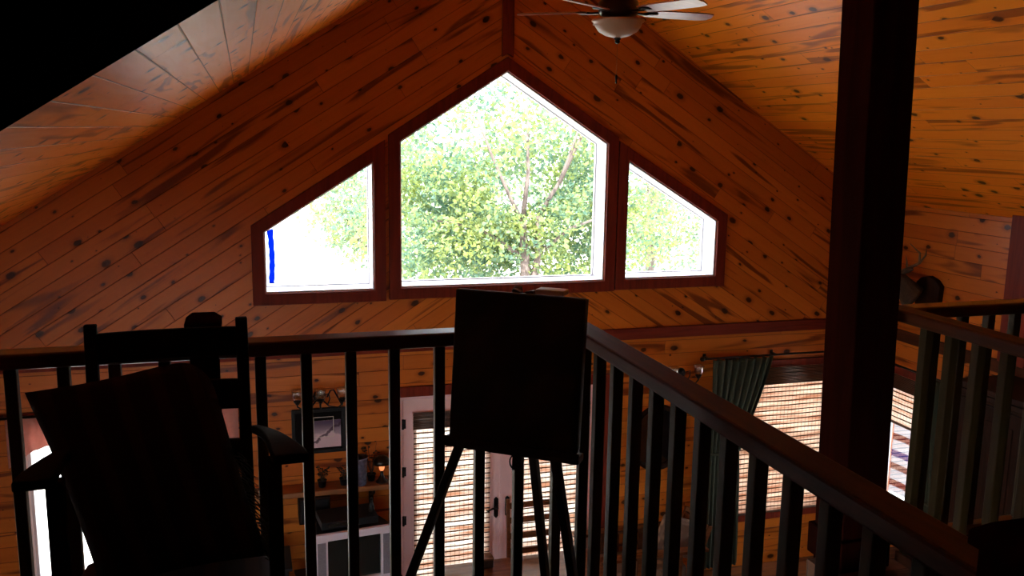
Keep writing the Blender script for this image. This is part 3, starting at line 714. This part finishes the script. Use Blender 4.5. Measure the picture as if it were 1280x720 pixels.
me.from_pydata([s_[0] for s_ in sk], [(0, 1), (1, 2), (2, 3), (3, 4), (4, 5), (5, 6), (6, 7), (3, 8), (8, 9), (9, 10), (4, 11), (11, 12), (12, 13)], [])
ho = bpy.data.objects.new('head', me); C.objects.link(ho); ho.parent = t; me.materials.append(M['fur'])
md = ho.modifiers.new('skin', 'SKIN')
for i, s_ in enumerate(sk): me.skin_vertices[0].data[i].radius = (s_[1], s_[1])
me.skin_vertices[0].data[0].use_root = True
ho.modifiers.new('sub', 'SUBSURF').levels = 2; ho.modifiers['sub'].render_levels = 2
for s_ in (-1, 1):
    b = Vector((-.31, .165, .21)) + Vector((.02, .03, 0)) * s_
    o_ = Vector((-.02 * s_ if s_ > 0 else .05, .13 * s_, 0))
    m = MB(); P_ = [b, b + o_ * .5 + Vector((.05, 0, .05)), b + o_ * 1.05 + Vector((.1, 0, .12)), b + o_ * 1.25 + Vector((.06, 0, .22)), b + o_ * 1.0 + Vector((-.02, 0, .31))]
    m.tube(P_, [.018, .017, .014, .011, .004], 8)
    m.tube([P_[1], P_[1] + Vector((-.01, 0, .08)), P_[1] + Vector((-.03, 0, .14))], [.012, .009, .003], 7)
    m.tube([P_[2], P_[2] + Vector((.03, o_.y * .3, .08)), P_[2] + Vector((.02, o_.y * .4, .15))], [.012, .009, .003], 7)
    m.build('antler', M['antler'], t)
for p in ((-.38, .14, .2), (-.41, .235, .2)):
    MB().lathe([(0, -.012), (.01, -.007), (.013, 0), (.01, .007), (0, .012)], p, 10).build('eye', M['black'], ho)

# ------------------------------------------------------------------ wall lights
def sconce(x, z, xs, lab):
    t = thing('wall_sconce', (x, YW, z), lab, 'wall light')
    MB().lathe([(0, -.03), (.045, -.025), (.06, 0), (0, 0)], (0, 0, 0), 18, 'y').build('backplate', M['iron'], t)
    for dx in xs:
        m = MB()
        m.tube([(0, -.02, 0), (dx * .4, -.09, -.07), (dx * .8, -.14, -.075), (dx, -.15, -.04), (dx, -.15, -.02)], .0075, 8)
        m.tube([(dx * .35, -.08, -.06), (dx * .45, -.1, .0), (dx * .3 + .02, -.1, .05), (dx * .15, -.08, .03)], .006, 8)
        m.build('arm', M['iron'], t)
        cup = MB().lathe([(0, -.028), (.012, -.026), (.022, -.01), (.034, .008), (.036, .014), (.0, .012)], (dx, -.15, .0), 14).build('shade_cup', M['iron'], t)
        MB().lathe([(.026, .01), (.04, .03), (.047, .06), (.045, .085), (.056, .11), (.053, .11), (.042, .085), (.044, .06), (.037, .03), (.024, .012)], (dx, -.15, .0), 18).build('glass_shade', M['shade'], t)
    return t
sc_ = sconce(.60, H - 2.44, (-.205, 0.0, .195), 'black iron wall light with three tulip glasses above framed photograph')
MB().tube([(.06, -.14, .03), (.09, -.13, .085), (.12, -.12, .09), (.15, -.11, .03), (.2, -.1, -.07)], .008, 8).build('scroll', M['iron'], sc_)
sconce(4.27, H - 2.45, (-.15, .13), 'black iron wall light with two tulip glasses left of green drape')

# ------------------------------------------------------------------ framed photo, mirror, switch
t = thing('picture_frame', (.60, YW, H - 2.98), 'black framed snowy landscape photograph above mantel shelf', 'picture')
ou = [(-.255, 0), (.235, 0), (.235, .43), (-.255, .43)]; ii = offset_poly(ou, -.035)
MB().prism(ou, -.03, 0, 'y', [ii]).build('frame', M['black'], t, bevel=.006)
MB().prism(offset_poly(ii, .004), -.012, -.004, 'y').build('mat_board', M['matblack'], t)
m = MB(); q = [(-.13, .05), (.19, .05), (.19, .31), (-.13, .31)]
m.add([(p[0], -.0145, p[1]) for p in q] + [(p[0], -.012, p[1]) for p in q], [(0, 1, 2, 3), (7, 6, 5, 4), (0, 4, 5, 1), (1, 5, 6, 2), (2, 6, 7, 3), (3, 7, 4, 0)], False, [[(0, 0), (1, 0), (1, 1), (0, 1)]] * 6)
m.build('photograph', M['photo'], t, merge=False)
MB().prism([(-.06, .15), (.125, .15), (.125, .345), (-.06, .345)], -.0165, -.0145, 'y', [[(-.055, .155), (.12, .155), (.12, .34), (-.055, .34)]]).build('inner_line', M['plate'], t)
t = thing('round_mirror', (4.03, YW, H - 3.12), 'round dark framed mirror on wall behind right railing', 'mirror')
m = MB(); m.tube([(.29 * math.cos(k * math.pi / 24), -.03, .33 * math.sin(k * math.pi / 24)) for k in range(49)], .028, 10, False); m.build('frame', M['dkwood'], t)
M['mirror'] = plain('silvered mirror glass', (.22, .23, .26), .06, 1.0, var=.02)
m = MB(); vs = [(.28 * math.cos(k * math.pi / 24), y, .32 * math.sin(k * math.pi / 24)) for y in (-.022, -.005) for k in range(48)]
m.add(vs, [tuple(range(48))[::-1], tuple(range(48, 96))] + [(k, (k + 1) % 48, 48 + (k + 1) % 48, 48 + k) for k in range(48)]).build('mirror_glass', M['mirror'], t)
t = thing('light_switch', (3.57, YW, H - 3.53), 'small ivory switch plate right of the French doors', 'switch')
MB().bx((-.037, -.008, -.06), (.037, 0, .06)).build('plate', M['plate'], t, bevel=.003)
MB().box((0, -.012, 0), (.012, .014, .026)).build('toggle', M['plate'], t, bevel=.002)
t = thing('wall_thermostat', (3.56, YW, H - 2.68), 'small dark thermostat above the switch plate', 'thermostat')
MB().bx((-.045, -.03, -.05), (.045, 0, .05)).build('case', M['black'], t, bevel=.006); MB().lathe([(.0, -.035), (.026, -.034), (.028, -.029), (0, -.029)], (0, 0, 0), 16, 'y').build('dial', M['silver'], t)

# ------------------------------------------------------------------ mantel shelf and what stands on it
SZ = H - 3.27
t = thing('mantel_shelf', (.62, YW, SZ), 'pine mantel shelf on brackets under framed photograph', 'shelf')
MB().bx((-.62, -.22, -.05), (.60, 0, 0)).build('shelf_board', M['shelf'], t, bevel=.006)
for x in (-.45, .44):
    MB().prism([(-.005, -.05), (-.19, -.05), (-.19, -.085), (-.06, -.16), (-.04, -.26), (-.005, -.26)], x - .02, x + .02, 'x').build('bracket', M['dkwood'], t, bevel=.003)
def shelf_plant(x, lab, h, seed, mat='plant', pot='black'):
    t = thing('potted_plant', (x, YW - (.12 if h < .2 else .075), SZ), lab, 'plant'); r = random.Random(seed)
    MB().lathe([(0, 0), (.03, 0), (.042, .06), (.045, .065), (.036, .062), (0, .055)], n=16).build('pot', M[pot], t)
    m = MB(); st = MB()
    for i in range(26):
        a = r.uniform(0, 6.28); l = r.uniform(.4, 1) * h; o = r.uniform(.02, .075)
        p = Vector((math.cos(a) * o, math.sin(a) * o * .7, .06 + l)); st.tube([(0, 0, .05), p * .5 + Vector((0, 0, .03)), p], .0014, 4)
        for j in range(3):
            b = r.uniform(0, 6.28); d = Vector((math.cos(b), math.sin(b) * .7, r.uniform(-.3, .5))) * .026; s_ = d.cross(Vector((0, 0, 1))).normalized() * .009
            m.add([p, p + d * .5 + s_, p + d, p + d * .5 - s_], [(0, 1, 2, 3)])
    st.build('stems', M['plant'], t); m.build('leaves', M[mat], t)
shelf_plant(.60, 'small dark plant in black pot on shelf below the photograph', .12, 4)
shelf_plant(.80, 'second small dark plant on shelf right of the first', .11, 9)
shelf_plant(1.06, 'tall dark dried fern rising behind the decorated glass vase', .33, 15)
t = thing('glass_vase', (.945, YW - .15, SZ), 'blue-grey decorated cylinder vase on the mantel shelf', 'vase')
MB().lathe([(0, 0), (.055, 0), (.062, .01), (.068, .12), (.072, .25), (.078, .27), (.073, .27), (.066, .25), (.062, .12), (.055, .015), (0, .012)]).build('body', M['ceramic'], t)
t = thing('table_lamp', (1.15, YW - .135, SZ), 'small table lamp with dark mushroom shade at shelf end', 'lamp')
MB().lathe([(0, 0), (.06, 0), (.06, .012), (.035, .03), (.016, .07), (.013, .11), (.02, .12), (0, .12)]).build('base', M['bronze'], t)
MB().lathe([(.014, .11), (.024, .125), (.026, .15), (.015, .17), (0, .172)], n=16).build('bulb', M['candleglow'], t)
MB().lathe([(.02, .255), (.05, .245), (.075, .215), (.085, .18), (.08, .18), (.07, .21), (.046, .238), (.02, .248)], n=20).build('lamp_shade', M['bronze'], t)
MB().tube([(0, 0, .16), (0, 0, .25)], .004, 6).build('stem', M['bronze'], t)

# ------------------------------------------------------------------ television corner
t = thing('tv_stand', (.80, 7.74, 0), 'dark wooden stand under the silver television', 'cabinet', rz=math.radians(6))
zs = .66
MB().bx((-.42, -.26, .06), (.42, .26, zs)).build('body', M['dkwood'], t, bevel=.005)
MB().bx((-.45, -.29, zs), (.45, .29, zs + .03)).build('top', M['dkwood'], t, bevel=.005)
MB().bx((-.40, -.24, 0), (.40, .24, .06)).build('plinth', M['dkwood'], t)
for s_ in (-1, 1):
    d = MB().bx((s_ * .01, -.275, .09), (s_ * .40, -.258, zs - .03)).build('door', M['dkwood'], t, bevel=.004)
    MB().lathe([(0, -.02), (.012, -.016), (.014, -.006), (.006, 0), (0, 0)], (s_ * .05, -.275, .4), 12, 'y').build('knob', M['bronze'], d)
zs += .03
t = thing('television', (.80, 7.71, zs), 'silver tube television with side speakers on dark stand', 'television', rz=math.radians(6))
W_, Hh = .335, .55
MB().prism([(-W_, -.2), (W_, -.2), (W_, -.1), (.24, .22), (-.24, .22), (-W_, -.1)], .02, Hh - .02, 'z').build('body', M['black'], t, bevel=.01)
MB().prism([(-W_, .01), (W_, .01), (W_, Hh), (-W_, Hh)], -.235, -.195, 'y', [[(-.235, .1), (.235, .1), (.235, Hh - .065), (-.235, Hh - .065)]]).build('bezel', M['silver'], t, bevel=.005)
MB().grid(lambda a, b: (-.237 + .474 * a, -.205 - .015 * (1 - (2 * a - 1) ** 2) * (1 - (2 * b - 1) ** 2), .098 + (Hh - .163) * b), 12, 10).build('screen', M['screen'], t)
for s_ in (-1, 1):
    MB().bx((s_ * .252, -.24, .1), (s_ * .325, -.234, Hh - .07)).build('speaker_grille', M['grille'], t, bevel=.002)
MB().bx((-.1, -.24, .03), (.1, -.235, .075)).build('control_panel', M['grille'], t, bevel=.002)
t = thing('video_player', (.78, 7.71, zs + Hh), 'flat black player lying on top of the television', 'player', rz=math.radians(6))
MB().bx((-.25, -.16, .008), (.25, .14, .075)).build('case', M['black'], t, bevel=.004)
MB().bx((-.2, -.164, .03), (.0, -.159, .06)).build('slot', M['screen'], t)
for x in (-.2, .2):
    for y in (-.12, .1): MB().lathe([(0, 0), (.014, 0), (.014, .01), (0, .01)], (x, y, 0), 10).build('foot', M['black'], t)
t = thing('bottle', (1.0, 7.68, zs + Hh + .075), 'dark bottle standing on the right end of the player', 'bottle')
MB().lathe([(0, 0), (.024, 0), (.026, .01), (.026, .05), (.011, .085), (.010, .11), (0, .11)], n=16).build('body', M['black'], t)
MB().lathe([(0, .108), (.012, .108), (.012, .125), (0, .127)], n=12).build('cap', M['iron'], t)
t = thing('added_stove', (.0, 7.72, 0), 'black stove added to fill the dark gap beside the television', 'stove')  # added dark mass standing in for the gloom beside the television
MB().bx((-.26, -.2, .18), (.26, .2, .92)).build('body', M['black'], t, bevel=.012)
MB().bx((-.29, -.23, .92), (.29, .23, .95)).build('top', M['iron'], t, bevel=.006)
for x in (-.22, .22):
    for y in (-.16, .16): MB().beam((x, y, 0), (x, y, .19), .035, .035, (0, 1, 0)).build('leg', M['iron'], t)
d = MB().bx((-.2, -.22, .3), (.2, -.2, .82)).build('door', M['iron'], t, bevel=.005)
MB().tube([(.17, -.22, .5), (.17, -.25, .52), (.17, -.25, .6), (.17, -.22, .62)], .008, 8).build('handle', M['bronze'], d)
t = thing('bookshelf_speaker', (.52, YW - .13, H - 3.57), 'dark speaker box on the wall between shelf and television', 'speaker')
MB().bx((-.14, -.12, 0), (.14, .13, .25)).build('cabinet', M['dkwood'], t, bevel=.005)
MB().bx((-.125, -.13, .015), (.125, -.118, .235)).build('grille', M['black'], t, bevel=.004)

# ------------------------------------------------------------------ furniture on the main floor
t = thing('armoire', (XR - .33, 5.35, 0), 'tall dark wooden armoire added to darken the right side wall beyond landing', 'cabinet', rz=-math.pi / 2)  # added dark mass that keeps the area behind the balusters dark
MB().bx((-.72, -.27, .1), (.72, .29, 2.58)).build('body', M['dkwood'], t, bevel=.006)
MB().bx((-.77, -.32, 2.58), (.77, .29, 2.62)).bx((-.75, -.30, 2.62), (.75, .29, 2.67)).build('cornice', M['dkwood'], t, bevel=.008)
MB().bx((-.74, -.29, 0), (.74, .29, .1)).build('plinth', M['dkwood'], t, bevel=.005)
for s_ in (-1, 1):
    d = MB().prism([(s_ * .012, .14), (s_ * .69, .14), (s_ * .69, 2.54), (s_ * .012, 2.54)], -.29, -.268, 'y').build('door', M['dkwood'], t, bevel=.004)
    for z0_, z1_ in ((.25, 1.2), (1.32, 2.42)): MB().prism([(s_ * .1, z0_), (s_ * .6, z0_), (s_ * .6, z1_), (s_ * .1, z1_)], -.298, -.288, 'y').build('panel', M['dkwood'], d, bevel=.004)
    MB().lathe([(0, -.03), (.014, -.026), (.017, -.014), (.007, -.004), (.007, 0), (0, 0)], (s_ * .05, -.29, 1.26), 12, 'y').build('knob', M['bronze'], d)
t = thing('mission_armchair', (3.72, 7.79, 0), 'brown wooden armchair with tan patterned cushions below right railing', 'chair')
# faces -X : front at -x
for x in (-.56, .5):
    for y in (-.3, .3): MB().beam((x, y, 0), (x, y, .63), .06, .06, (0, 1, 0)).build('leg', M['mission'], t, bevel=.004)
for y in (-.3, .3):
    MB().bx((-.63, y - .055, .63), (.56, y + .055, .665)).build('armrest', M['mission'], t, bevel=.006)
    MB().bx((-.55, y - .02, .2), (.5, y + .02, .3)).build('side_rail', M['mission'], t, bevel=.003)
    for k in range(7): MB().bx((-.46 + k * .14, y - .01, .29), (-.40 + k * .14, y + .01, .635)).build('side_slat', M['mission'], t)
MB().bx((-.58, -.27, .2), (-.54, .27, .3)).build('front_rail', M['mission'], t, bevel=.003)
for y in (-.235, .235): MB().beam((.42, y, .25), (.62, y, .85), .05, .04, (0, 1, 0)).build('back_post', M['mission'], t, bevel=.003)
for k in range(3): 
    z = .5 + k * .135; x = .42 + (z - .25) * .329
    MB().bx((x - .012, -.22, z - .045), (x + .012, .22, z + .045)).build('back_slat', M['mission'], t)
MB().box((-.06, 0, .38), (.92, .48, .15)).build('seat_cushion', M['plaid'], t, bevel=.04)
MB().beam((.34, 0, .47), (.47, 0, .83), .46, .13, (0, 1, 0)).build('back_cushion', M['plaid'], t, bevel=.04)
t = thing('ladderback_chair', (2.62, 7.80, 0), 'brown ladder-back chair standing before right French door', 'chair')
for s_ in (-1, 1):
    MB().beam((s_ * .22, .2, 0), (s_ * .23, .27, 1.12), .045, .04, (0, 1, 0), .035, .03).build('leg', M['mission'], t, bevel=.004)
    MB().beam((s_ * .22, -.2, 0), (s_ * .22, -.2, .45), .042, .042, (0, 1, 0)).build('leg', M['mission'], t, bevel=.004)
    MB().beam((s_ * .22, -.2, .2), (s_ * .22, .21, .2), .02, .03).build('stretcher', M['mission'], t)
for z in (.58, .74, .90, 1.05):
    y = .2 + z * .0625
    MB().bx((-.225, y - .01, z - .03), (.225, y + .01, z + .03)).build('back_slat', M['mission'], t, bevel=.004)
MB().bx((-.25, -.23, .43), (.25, .22, .465)).build('seat', M['mission'], t, bevel=.01)
MB().bx((-.2, -.215, .2), (.2, -.195, .23)).build('stretcher', M['mission'], t)
t = thing('dining_table', (2.32, 7.18, 0), 'long dark wooden table in front of the French doors', 'table')
MB().bx((-.75, -.42, .71), (.75, .42, .75)).build('tabletop', M['mission'], t, bevel=.006)
MB().bx((-.66, -.34, .62), (.66, .34, .71)).build('apron', M['mission'], t)
for x in (-.64, .64):
    for y in (-.32, .32): MB().beam((x, y, .62), (x, y, 0), .08, .08, (0, 1, 0), .05, .05).build('leg', M['mission'], t, bevel=.004)

t = thing('keepsake_box', (2.0, 7.5, .75), 'small dark lidded box on the far edge of dining table', 'box')
MB().bx((-.075, -.06, 0), (.075, .06, .075)).build('body', M['dkwood'], t, bevel=.004)
MB().bx((-.08, -.065, .075), (.08, .065, .095)).build('lid', M['mission'], t, bevel=.004)
# ------------------------------------------------------------------ blue strip at the left gable window
t = thing('blue_ribbon', (.222, YW + .03, H - .93), 'blue cloth strip hanging inside the left gable window', 'ribbon')
def rb(a, b):
    return ((a - .5) * (.05 + .006 * math.sin(b * 30)) + .012 * math.sin(b * 3.0) - .015, .006 * math.sin(b * 9), .03 + .02 * (a - .2) * (1 - b) - b * .47)
c = MB().grid(rb, 4, 30).build('strip', M['blue'], t); so = c.modifiers.new('thick', 'SOLIDIFY'); so.thickness = .004
MB().lathe([(0, -.006), (.022, -.005), (.028, 0), (.022, .005), (0, .006)], (-.01, 0, -.44), 10).build('weight', M['blue'], t)

# ------------------------------------------------------------------ outside
GZ = -.3
g = MB().grid(lambda a, b: (-60 + 120 * a, YB - 30 + 120 * b, GZ + .25 * noise.noise(Vector((a * 14, b * 14, 0))) if not (.40 < a < .62 and .1 < b < .42) else GZ - .2), 60, 60).build('ground', M['bounce_yard'])
struct(g, 'sunlit yard outside the house, paled to bounce light', 'ground')
def tree(loc, lab, limbs, blobs, nleaf, size, mat, seed, group=None):
    r = random.Random(seed); t = thing('leafy_tree', loc, lab, 'tree', group)
    m = MB()
    for pts, r0, r1 in limbs:
        n = len(pts); m.tube(pts, [r0 + (r1 - r0) * i / (n - 1) for i in range(n)], 8)
    m.build('trunk', M['bark'], t)
    V = []; F = []
    tot = sum(b[3] for b in blobs)
    for cx, cy, cz, wgt, rx, ry, rz_ in blobs:
        for i in range(int(nleaf * wgt / tot)):
            while True:
                p = Vector((r.uniform(-1, 1), r.uniform(-1, 1), r.uniform(-1, 1)))
                if p.length < 1: break
            p = Vector((cx + p.x * rx, cy + p.y * ry, cz + p.z * rz_))
            if noise.noise(p * .9 + Vector((seed, 0, 0))) < -.18: continue
            s_ = size * r.uniform(.6, 1.25)
            d = Vector((r.gauss(0, 1), r.gauss(0, 1), r.gauss(-.3, .8))).normalized(); q = d.orthogonal().normalized(); q = Matrix.Rotation(r.uniform(0, 6.28), 3, d) @ q
            w = d.cross(q) * s_ * .08; o = len(V)
            V += [p, p + d * s_ * .3 + q * s_ * .34 + w, p + d * s_, p + d * s_ * .3 - q * s_ * .34 + w]
            F += [(o, o + 1, o + 2), (o, o + 2, o + 3)]
    f = MB(); f.add(V, F); o = f.build('foliage', M[mat], t, merge=False); o['kind'] = 'stuff'
    return t
def W(x, z): return (x - 5.3, 0, H + z - GZ)
tree((5.3, 17.0, GZ), 'large forked tree filling the centre gable window',
     [([(-.1, 0, 0), W(5.16, -4.4), W(5.33, -2.76), W(5.25, -1.78)], .15, .08), ([W(5.25, -1.78), W(5.01, -1.33), W(4.61, -.49), W(4.3, .3)], .05, .02), ([W(5.25, -1.78), W(5.35, -.8), W(5.3, .6)], .06, .02),
      ([W(5.16, -4.0), W(5.5, -3.0), W(5.59, -2.4), W(5.58, -1.66)], .10, .06), ([W(5.58, -1.66), W(6.0, -1.0), W(6.22, -.42), W(6.5, .4)], .05, .02), ([W(6.0, -1.0), W(6.44, -.09), W(6.9, .5)], .05, .015), ([W(5.59, -2.4), W(6.3, -1.9), W(7.2, -1.6)], .05, .015), ([W(5.3, -2.5), W(4.4, -1.9), W(3.4, -1.7)], .05, .015)],
     [(0, .9, 4.2, 6, 2.9, 1.8, 1.9), (-1.3, .7, 3.2, 3, 2.2, 1.5, 1.2), (1.5, .6, 3.2, 3, 2.2, 1.5, 1.4), (0, .9, 2.2, 2, 2.4, 1.2, .9)], 30000, .125, 'leaf', 3)
k = 0
for loc, lab, wid, hgt, n, mt in (((2.75, 21, GZ), 'pale leafy tree seen at left edge of centre window', 2.0, 3.6, 7500, 'leaf2'),
                              ((9.6, 20.5, GZ), 'leafy tree filling the right sloped gable window', 2.6, 3.7, 9000, 'leaf2'),
                              ((6.6, 26, GZ), 'distant pale tree behind the large forked tree', 4.2, 4.0, 9000, 'leaf2')):
    k += 1
    tree(loc, lab, [([(0, 0, 0), (.1, 0, hgt * .5), (0, 0, hgt)], .16, .08), ([(0, 0, hgt * .7), (wid * .5, 0, hgt * 1.15)], .06, .02), ([(0, 0, hgt * .6), (-wid * .5, .2, hgt)], .06, .02)],
         [(0, 0, hgt, 4, wid, 1.8, hgt * .42), (wid * .3, .2, hgt * .72, 2, wid * .8, 1.5, hgt * .3)], n, .13, mt, 20 + k)
# striped cloth on a line outside the side window
t = thing('striped_cloth', (8.0, 9.05, .3), 'red white and blue striped cloth outside side window', 'cloth')
for y in (-1.0, 1.0): MB().beam((0, y, -.8), (0, y, 1.45), .05, .05, (0, 1, 0)).build('pole', M['bark'], t)
MB().tube([(0, -1.0, 1.4), (0, 0, 1.37), (0, 1.0, 1.4)], .006, 6).build('line', M['fringe'], t)
MB().grid(lambda a, b: (.03 * math.sin(a * 14), -.95 + 1.9 * a, 1.36 - b * 1.55), 40, 14).build('cloth', M['stripes'], t)

# ------------------------------------------------------------------ light
w = bpy.data.worlds.new('overcast sky'); S.world = w; w.use_nodes = True
nt = w.node_tree; bg = nt.nodes['Background']; bg.inputs[0].default_value = (.88, .92, 1.0, 1); bg.inputs[1].default_value = 8.0
sd = bpy.data.lights.new('sun', 'SUN'); sd.energy = 17; sd.angle = .01; sd.color = (1, .95, .86)
so_ = bpy.data.objects.new('sun', sd); C.objects.link(so_)
so_.rotation_euler = Vector((.35, .55, -.85)).to_track_quat('-Z', 'Y').to_euler()

# ------------------------------------------------------------------ camera
cd = bpy.data.cameras.new('camera'); cam = bpy.data.objects.new('camera', cd); C.objects.link(cam); S.camera = cam
cd.sensor_width = 36; cd.lens = 36 * 1129.87 / 1280; cd.clip_start = .02; cd.clip_end = 300
Rm = Matrix(((0.95915725, 0.0345396, -0.28075679), (-0.28248687, 0.16882352, -0.94429857), (0.01478265, 0.98504093, 0.17168528)))
mw = Rm.to_4x4(); mw.translation = (0, 0, H); cam.matrix_world = mw
vs_ = S.view_settings; vs_.view_transform = 'Standard'; vs_.look = 'None'; vs_.gamma = 1; vs_.use_curve_mapping = False; vs_.exposure = 0.0
S.cycles.use_denoising = True
S.cycles.max_bounces = 10; S.cycles.diffuse_bounces = 6; S.cycles.transparent_max_bounces = 16
S.cycles.sample_clamp_indirect = 8
S.cycles.caustics_reflective = False; S.cycles.caustics_refractive = False
